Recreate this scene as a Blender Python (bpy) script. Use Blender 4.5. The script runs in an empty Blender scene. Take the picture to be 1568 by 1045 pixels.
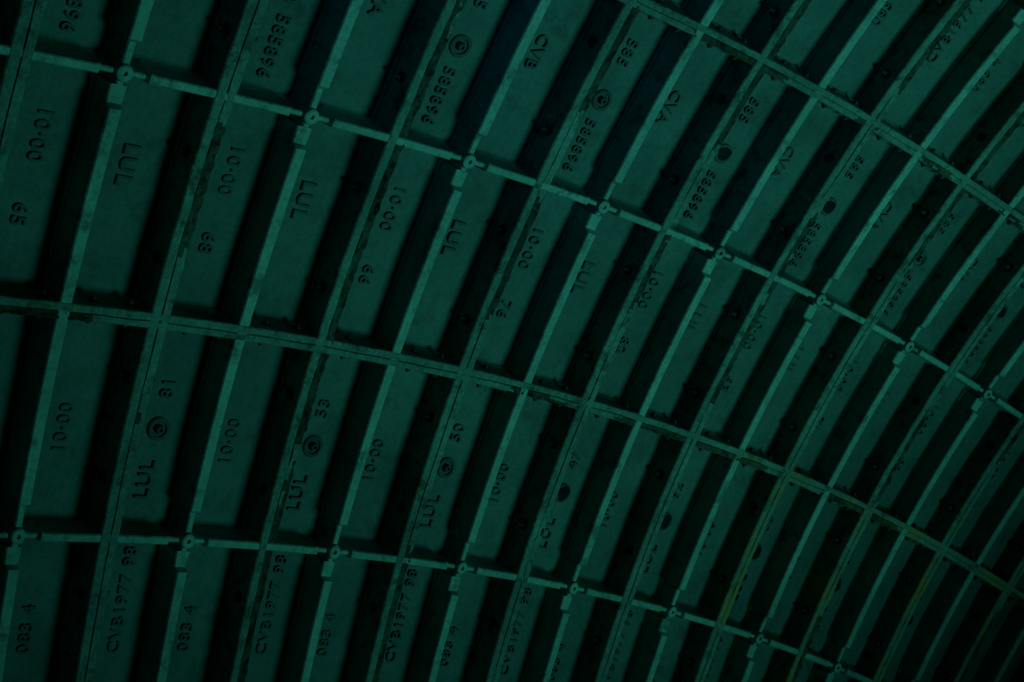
import bpy, bmesh, math, random
import numpy as np
from mathutils import Matrix, Vector, noise
random.seed(4); rng=np.random.default_rng(4)
# ------------------------------------------------------------------ tunnel geometry
PU,A,KY,KZ=0.8505,0.1258,0.04473,-0.01879
CAM=np.array([-5.581,-0.9501,-6.016]); RV=np.array([0.295,-0.6435,0.3541]); FPX=2435.0
LIFT=7.6
def vm(v):
    return np.where(v<1,1+(v-1)*0.968,np.where(v>2,2+(v-2)*0.9755,v))
def surf(U,V):
    s=(U-3)*PU; th=A*(vm(V)-1.5)
    y=np.sin(th)/A; z=-(1-np.cos(th))/A
    k=np.hypot(KY,KZ); hy,hz=KY/k,KZ/k
    d=y*hy+z*hz; e=-y*hz+z*hy
    c,sn=np.cos(k*s),np.sin(k*s)
    x=sn/k-d*sn; dd=d*c+(1-c)/k
    return np.stack([x,dd*hy-e*hz,dd*hz+e*hy],-1)
def F(P):
    """P = array of (u index, v index, height towards the inside)"""
    P=np.asarray(P,float); U,V,H=P[:,0],P[:,1],P[:,2]; e=1e-3
    X=surf(U,V); n=np.cross(surf(U+e,V)-X,surf(U,V+e)-X); n/=np.linalg.norm(n,axis=1)[:,None]
    X=X-n*H[:,None]; X[:,2]+=LIFT
    return X
H=0.138           # flange height
U0,U1=-4,14       # ring range
V0,V1=-3,6        # row range
root=bpy.data.objects.new('cast_iron_tunnel_lining',None); bpy.context.collection.objects.link(root)
class Acc:
    def __init__(s): s.v=[];s.f=[];s.n=0;s.m=[]
    def add(s,verts,faces,mats=None):
        o=s.n; a=np.asarray(verts,float); s.v.append(a); s.n+=len(a); s.f+= [tuple(i+o for i in f) for f in faces]
        s.m+= mats if mats else [0]*len(faces)
    def build(s,name,mat,mat2=None,smooth=30):
        P=np.concatenate(s.v); X=F(P)
        me=bpy.data.meshes.new(name); me.from_pydata(X.tolist(),[],s.f)
        me.materials.append(mat)
        if mat2: me.materials.append(mat2)
        for p,mi in zip(me.polygons,s.m): p.material_index=mi; p.use_smooth=True
        me.update()
        bm=bmesh.new(); bm.from_mesh(me); bmesh.ops.recalc_face_normals(bm,faces=bm.faces); bm.to_mesh(me); bm.free()
        try: me.set_sharp_from_angle(angle=math.radians(smooth))
        except Exception: pass
        ob=bpy.data.objects.new(name,me); bpy.context.collection.objects.link(ob); ob.parent=root
        return ob
# ------------------------------------------------------------------ materials
def paint(name,base,dark,rough=0.5,bump=0.25,tint=None,chip=0.5,spec=0.5,grime=None,gr=(.53,.70),gs=5.5,fine=.45,big=None):
    m=bpy.data.materials.new(name); m.use_nodes=True; nt=m.node_tree; N=nt.nodes; L=nt.links
    b=N['Principled BSDF']; tc=N.new('ShaderNodeTexCoord')
    def nz(scale,detail,rgh=.6):
        n=N.new('ShaderNodeTexNoise'); n.inputs['Scale'].default_value=scale; n.inputs['Detail'].default_value=detail; n.inputs['Roughness'].default_value=rgh
        L.new(tc.outputs['Object'],n.inputs['Vector']); return n
    def ramp(src,p0,p1,c0,c1):
        r=N.new('ShaderNodeValToRGB'); r.color_ramp.elements[0].position=p0; r.color_ramp.elements[1].position=p1
        r.color_ramp.elements[0].color=(*c0,1); r.color_ramp.elements[1].color=(*c1,1); L.new(src,r.inputs[0]); return r
    n1=nz(2.2,6,.65); n2=nz(38,5,.7)
    r1=ramp(n1.outputs['Fac'],.35,.65,dark,base)
    r2=ramp(n2.outputs['Fac'],.3,.3+chip*.5,(.35,.35,.35),(1,1,1))
    mx=N.new('ShaderNodeMixRGB'); mx.blend_type='MULTIPLY'; mx.inputs[0].default_value=fine
    L.new(r1.outputs[0],mx.inputs[1]); L.new(r2.outputs[0],mx.inputs[2]); out=mx.outputs[0]
    def mask(scale,p0,p1,mul=None,amt=1.):
        n3=nz(scale,7,.7); r3=ramp(n3.outputs['Fac'],p0,p1,(0,0,0),(amt,amt,amt)); o=r3.outputs[0]
        if mul is not None:
            q=N.new('ShaderNodeMath'); q.operation='MULTIPLY'; L.new(o,q.inputs[0]); L.new(mul,q.inputs[1]); o=q.outputs[0]
        return o
    def over(fac,col):
        m2=N.new('ShaderNodeMixRGB'); L.new(fac,m2.inputs[0]); L.new(out,m2.inputs[1]); m2.inputs[2].default_value=(*col,1); return m2.outputs[0]
    if grime: out=over(mask(gs,gr[0],gr[1],amt=.85),grime)
    if big: out=over(mask(1.1,.53,.66,amt=.65),big)
    if tint:
        # yellow tint in noise patches, further down the tunnel
        sx=N.new('ShaderNodeSeparateXYZ'); L.new(tc.outputs['Object'],sx.inputs[0])
        mr=N.new('ShaderNodeMapRange'); mr.interpolation_type='SMOOTHSTEP'; mr.inputs[1].default_value=.6; mr.inputs[2].default_value=1.8; L.new(sx.outputs[0],mr.inputs[0])
        my=N.new('ShaderNodeMapRange'); my.interpolation_type='SMOOTHSTEP'; my.inputs[1].default_value=.1; my.inputs[2].default_value=.8; L.new(sx.outputs[1],my.inputs[0])
        mm=N.new('ShaderNodeMath'); mm.operation='MULTIPLY'; L.new(mr.outputs[0],mm.inputs[0]); L.new(my.outputs[0],mm.inputs[1])
        out=over(mask(3.2,.44,.64,mm.outputs[0],.75),tint)
    L.new(out,b.inputs['Base Color'])
    n4=nz(9,6,.7); rr=ramp(n4.outputs['Fac'],.3,.7,(rough-.12,)*3,(rough+.2,)*3); L.new(rr.outputs[0],b.inputs['Roughness'])
    n5=nz(70,6,.75); bp=N.new('ShaderNodeBump'); bp.inputs['Strength'].default_value=bump; bp.inputs['Distance'].default_value=.01
    L.new(n5.outputs['Fac'],bp.inputs['Height'])
    n6=nz(11,5,.6); bp2=N.new('ShaderNodeBump'); bp2.inputs['Strength'].default_value=bump*.8; bp2.inputs['Distance'].default_value=.03
    L.new(n6.outputs['Fac'],bp2.inputs['Height']); L.new(bp.outputs[0],bp2.inputs['Normal']); L.new(bp2.outputs[0],b.inputs['Normal'])
    b.inputs['Specular IOR Level'].default_value=spec
    return m
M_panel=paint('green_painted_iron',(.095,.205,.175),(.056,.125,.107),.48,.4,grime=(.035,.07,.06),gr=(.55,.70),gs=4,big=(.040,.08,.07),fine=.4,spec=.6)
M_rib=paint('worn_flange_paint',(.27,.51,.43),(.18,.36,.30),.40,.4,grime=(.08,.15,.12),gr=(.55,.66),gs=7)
M_seam=paint('caulked_flange_iron',(.28,.48,.40),(.17,.30,.25),.52,.7,tint=(.46,.36,.07),chip=.8,grime=(.06,.10,.07),gr=(.53,.64),gs=9,fine=.7)
M_crumb=paint('crumbling_caulk',(.20,.28,.20),(.09,.13,.095),.8,1.0,tint=(.35,.26,.06),chip=.9,grime=(.03,.045,.032),gr=(.50,.60),gs=16,fine=.8,spec=.2)
M_text=paint('cast_lettering_paint',(.060,.135,.112),(.045,.10,.085),.5,.4)
M_dark=paint('grimy_bolt_iron',(.05,.12,.10),(.025,.06,.05),.6,.4,spec=.3)
M_plug=paint('grout_plug_iron',(.07,.17,.14),(.03,.08,.07),.5,.5)
M_hole=paint('hole_shade',(.010,.022,.02),(.003,.008,.008),.9,.2)  # near-black discs: the shade inside open holes, put into the colour
# ------------------------------------------------------------------ panels
acc=Acc()
for i2 in range(U0*2,U1*2):
    for j in range(V0,V1):
        nu,nv=8,14; ph=rng.uniform(0,9)
        P=[];Fc=[]
        for b in range(nv+1):
            for a_ in range(nu+1):
                x=a_/nu;y=b/nv
                bulge=.008*(1-(2*x-1)**4)*(1-(2*y-1)**6)
                P.append((i2/2+x*.5,j+y,-H-.006+bulge+.004*noise.noise((x*2+ph,y*3,ph))))
        for b in range(nv):
            for a_ in range(nu):
                q=b*(nu+1)+a_; Fc.append((q,q+1,q+nu+2,q+nu+1))
        acc.add(P,Fc)
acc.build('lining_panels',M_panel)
# ------------------------------------------------------------------ swept ribs
def sweep(acc,path,section,along,fm=None):
    P=[];n=None
    for k,(u,v) in enumerate(path):
        sec=section(k,u,v); n=len(sec)
        for (l,h) in sec:
            P.append((u+l/PU,v,h) if along=='v' else (u,v+l,h))
    m=len(path); Fc=[]; mt=[]
    for k in range(m-1):
        for q in range(n-1):
            Fc.append((k*n+q,k*n+q+1,(k+1)*n+q+1,(k+1)*n+q)); mt.append(fm(path[k],q) if fm else 0)
    Fc.append(tuple(range(n))); Fc.append(tuple((m-1)*n+q for q in range(n))); mt+=[0,0]
    acc.add(P,Fc,mt)
def foot(w,dr,f):
    return [(w/2+dr,-H+.028),(w/2+dr+.006,-H+.013),(w/2+dr+f,-H+.010),(w/2+dr+f+.006,-H-.010)]
def plain(w,top=0.0,f=.020,dr=.008,c=.006):
    ft=foot(w,dr,f)
    return [(-l,h) for l,h in reversed(ft)]+[(-w/2,top-c),(-w/2+c,top),(w/2-c,top),(w/2,top-c)]+ft
def locf(u,v,seed):
    return max(0,min(1,.42+2.6*noise.noise((u*1.2+9.1,v*1.2,seed))))
def double(w,u,v,seed,rgh,g=.0022,f=.020,dr=.008,c=.006,off=.0):
    n=lambda s,k:noise.noise((u*s+k*7.3,v*s,seed))
    loc=locf(u,v,seed); r=rgh*(.15+loc)
    a=r*.5*n(9,1); b=r*n(11,2); d=r*n(14,3); e=r*n(19,4); e2=r*n(25,6)
    wob=.004*n(5,6); low=-.010*loc
    ft=foot(w,dr,f)
    return [(-l,h) for l,h in reversed(ft)]+[(-w/2+a*.4,-c),(-w/2+c+a*.4,0),
            (off+wob-g,b*.15),(off+wob-g*.5,-.010+low+d*.4),(off+wob+g*.5,-.010+low+d*.4),(off+wob+g*2.2,low+d*.6),(off+wob+w*.27,low+e*.9),
            (w/2-c+e2*.3,low*.5+e2*.6-.001),(w/2+e2*.4,-c-.003)]+ft
def crumb(seed,us,vs):
    def fm(p,q):
        u,v=p[0]*us,p[1]*vs
        if q in (6,7,8,9,10,11):
            return 1 if locf(u,v,seed)+.35*noise.noise((u*8+q*3,v*8,seed))>(.62 if q>=8 else .72) else 0
        return 0
    return fm
ring=Acc(); stiff=Acc(); cross=Acc(); crossthin=Acc()
for i in range(U0,U1+1):
    nn=(V1-V0)*72
    path=[(i,V0+(V1-V0)*k/nn) for k in range(nn+1)]
    rg=random.choice([.016,.022,.028,.02])
    sweep(ring,path,lambda k,u,v:double(.094,u*3.1,v,i*1.7,rg),'v',crumb(i*1.7,3.1,1))
MOFF=-0.012
def node_even(j): return j%2==0
for i in range(U0,U1):
    u=i+.5+MOFF
    for j in range(V0,V1):
        ts=[0,.03,.05,.054,.10,.13,.145]+[.145+ (1-.29)*k/12 for k in range(1,12)]+[.855,.87,.90,.948,.95,.97,1]
        def sec(k,uu,vv):
            t=vv-j
            w=.057+.003*noise.noise((uu*4,vv*9,3)); top=-.004
            if not node_even(j) and t<=.1451:
                if t<=.0501: w,top=.034,-.03
                elif t<=.131: w,top=.076-.1*(t-.052),-.034
            if not node_even(j+1) and t>=.8549:
                if t>=.8699: w,top=.036,-.026
            return plain(w,top)
        sweep(stiff,[(u,j+t) for t in ts],sec,'v')
for j in range(V0,V1+1):
    if node_even(j):
        nn=(U1-U0)*56
        sweep(cross,[(U0+(U1-U0)*k/nn,j) for k in range(nn+1)],lambda k,u,v:double(.070,u,v*3.1,j*2.3+50,.016,g=.0018,c=.005,f=.010),'u',crumb(j*2.3+50,1,3.1))
    else:
        for i in range(U0,U1):
            um=i+.5+MOFF
            us=[i,i+.12,um-.15,um-.125,um-.11,um-.03,um+.03,um+.11,um+.125,um+.15,i+.9,i+1]
            def sec(k,uu,vv):
                d=abs(uu-um)
                if d<.1101: return plain(.025,-.026,f=.008)
                if d<.1251: return plain(.044,-.010,f=.008)
                return plain(.039,-.003,f=.008)
            sweep(crossthin,[(x,j) for x in us],sec,'u')
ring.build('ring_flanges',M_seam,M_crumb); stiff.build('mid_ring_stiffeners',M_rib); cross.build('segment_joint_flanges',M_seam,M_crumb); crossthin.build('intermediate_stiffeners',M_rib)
# ------------------------------------------------------------------ small parts, local lathe
def lathe(acc,c,axis,prof,seg=16,jit=0):
    P=[];Fc=[];n=len(prof)
    for (r,hh) in prof:
        for k in range(seg):
            t=2*math.pi*k/seg; x,y=r*math.cos(t)*(1+jit*math.sin(3*t+c[0])),r*math.sin(t)*(1+jit*math.cos(2*t+c[1]))
            if axis=='h': d=(x,y,hh)
            elif axis=='u-': d=(-hh,x,y)
            elif axis=='u+': d=(hh,x,y)
            elif axis=='v-': d=(x,-hh,y)
            else: d=(x,hh,y)
            P.append((c[0]+d[0]/PU,c[1]+d[1],c[2]+d[2]))
    for a_ in range(n-1):
        for k in range(seg):
            k2=(k+1)%seg; Fc.append((a_*seg+k,a_*seg+k2,(a_+1)*seg+k2,(a_+1)*seg+k))
    Fc.append(tuple(range((n-1)*seg,n*seg)))
    acc.add(P,Fc)
nodes=Acc(); bolts=Acc(); plugs=Acc(); holes=Acc()
for i in range(U0,U1):
    um=i+.5+MOFF
    for j in range(V0,V1+1):
        if not node_even(j):
            lathe(nodes,(um,j,-H),'h',[(.042,0),(.039,H-.024),(.034,H-.012),(.027,H-.008),(.010,H-.008),(.008,H-.018),(.001,H-.018)],18)
    for j in range(V0,V1):
        for fr in (.27,.74):
            for sgn,ax in ((-1,'u-'),(1,'u+')):
                c=(i+1+sgn*.052/PU,j+fr+rng.normal()*.006,-.075)
                lathe(bolts,c,ax,[(.028,0),(.028,.006),(.022,.008)],16)
                if rng.uniform()<.8: lathe(bolts,c,ax,[(.018,.006),(.018,.022),(.014,.026),(.010,.026),(.010,.034),(.007,.037)],6)
    for j in range(V0,V1+1):
        if node_even(j):
            for fr in (.20,.40,.66,.86):
                for sgn,ax in ((-1,'v-'),(1,'v+')):
                    if rng.uniform()<.25: continue
                    c=(i+fr,j+sgn*.038,-.072)
                    lathe(bolts,c,ax,[(.024,0),(.024,.004),(.019,.006)],14)
                    lathe(bolts,c,ax,[(.016,.004),(.016,.014),(.011,.018),(.008,.018),(.007,.024)],6)
    for j in range(V0,V1):
        if j%2==0:
            c=(i+.235,j+.52,-H)
            kind=rng.integers(0,3)
            if i in (3,4) and j in (0,2): kind=0
            lathe(plugs,c,'h',[(.056,-.002),(.055,.009),(.049,.013),(.038,.013),(.035,.006)],26)
            if kind==0:
                lathe(holes,c,'h',[(.041,.014),(.036,.0142),(.002,.012)],20,jit=.16)
            else:
                if kind==1: lathe(holes,c,'h',[(.037,.006),(.034,.0055),(.002,.005)],20)
                else: lathe(plugs,c,'h',[(.036,.006),(.034,.0055),(.002,.005)],20)
                lathe(plugs,c,'h',[(.022,.0),(.021,.024),(.016,.028),(.010,.028),(.008,.018),(.001,.018)],6)
nodes.build('stiffener_nodes',M_rib); bolts.build('flange_bolts',M_dark); plugs.build('grout_plugs',M_plug); holes.build('grout_holes',M_hole)
# ------------------------------------------------------------------ cast lettering
cache={}
def glyphs(txt):
    if txt in cache: return cache[txt]
    cu=bpy.data.curves.new('t','FONT'); cu.body=txt; cu.size=1; cu.extrude=.05; cu.bevel_depth=.018; cu.bevel_resolution=1; cu.resolution_u=3; cu.align_x='CENTER'; cu.align_y='CENTER'; cu.space_character=1.15
    ob=bpy.data.objects.new('t',cu); bpy.context.collection.objects.link(ob); bpy.context.view_layer.update()
    me=bpy.data.meshes.new_from_object(ob.evaluated_get(bpy.context.evaluated_depsgraph_get()))
    r=(np.array([v.co[:] for v in me.vertices]),[tuple(p.vertices) for p in me.polygons])
    bpy.data.objects.remove(ob); bpy.data.meshes.remove(me); cache[txt]=r; return r
let=Acc()
def put(txt,u,v,size,dirn):
    V,Fc=glyphs(txt); x=V[:,0]*size; y=V[:,1]*size; z=V[:,2]*size*1.3
    if dirn>0: du,dv=y,x
    else: du,dv=-y,-x
    let.add(np.stack([u+du/PU,v+dv,-H+.004+z+0*x],1),Fc)
nums=['65','68','66','76','82','63','71','59','61']; n2=['81','53','50','47','92','38']
for i in range(U0,U1):
    for j in range(V0,V1):
        r=j%4
        a,b=i+.235,i+.69
        if r==1:
            put('10·00',a,j+.33,.088,1); put(nums[(i+1)%9],a-.01,j+.66,.088,1); put('LUL',b,j+.39,.098,1)
        elif r==2:
            put(n2[i%6],a,j+.33,.09,-1); put('LUL',a-.01,j+.76,.098,-1); put('10·00',b,j+.55,.088,-1)
        elif r==3:
            put('CVB1977 98',a,j+.32,.085,-1); put('083 4',b,j+.45,.085,-1)
        else:
            put('585',a,j+.26,.088,1); put('585896',a,j+.77,.085,1); put('CVA' if i!=1 else 'CVB',b,j+.42,.088,1)
let.build('cast_lettering',M_text)
# ------------------------------------------------------------------ camera
def rot(r):
    t=np.linalg.norm(r);k=r/t;K=np.array([[0,-k[2],k[1]],[k[2],0,-k[0]],[-k[1],k[0],0]])
    return np.eye(3)+np.sin(t)*K+(1-np.cos(t))*K@K
R=rot(RV)
cd=bpy.data.cameras.new('camera'); cam=bpy.data.objects.new('camera',cd); bpy.context.collection.objects.link(cam)
Mx=Matrix.Identity(4)
for r_ in range(3):
    Mx[r_][0]=R[0][r_]; Mx[r_][1]=-R[1][r_]; Mx[r_][2]=-R[2][r_]
Mx[0][3],Mx[1][3],Mx[2][3]=CAM[0],CAM[1],CAM[2]+LIFT
cam.matrix_world=Mx; cd.sensor_fit='HORIZONTAL'; cd.sensor_width=36; cd.lens=FPX/1568*36; cd.clip_end=200
bpy.context.scene.camera=cam
# ------------------------------------------------------------------ lights
def place(o,pos,tgt):
    p=Vector(pos)+Vector((0,0,LIFT)); t=Vector(tgt)+Vector((0,0,LIFT)); o.location=p; o.rotation_euler=(t-p).to_track_quat('-Z','Y').to_euler()
def spot(name,pos,tgt,rad,power,col,cone,blend=1):
    l=bpy.data.lights.new(name,'SPOT'); l.shadow_soft_size=rad; l.energy=power; l.color=col; l.spot_size=math.radians(cone); l.spot_blend=blend
    o=bpy.data.objects.new(name,l); bpy.context.collection.objects.link(o); place(o,pos,tgt); return o
spot('teal_tunnel_light',(5.4,1.5,-11.5),(-.7,-1.9,0),2.0,1950,(.165,1,.80),53)
spot('blue_veil_fill',(-7,-2,-6),(-1.2,-1.4,0),.6,70,(.04,.25,1),24)  # added blue spot, imitates a bluish lens veil; not a tunnel lamp
w=bpy.data.worlds.new('world'); bpy.context.scene.world=w; w.use_nodes=True
w.node_tree.nodes['Background'].inputs[0].default_value=(.045,.30,.26,1); w.node_tree.nodes['Background'].inputs[1].default_value=.032
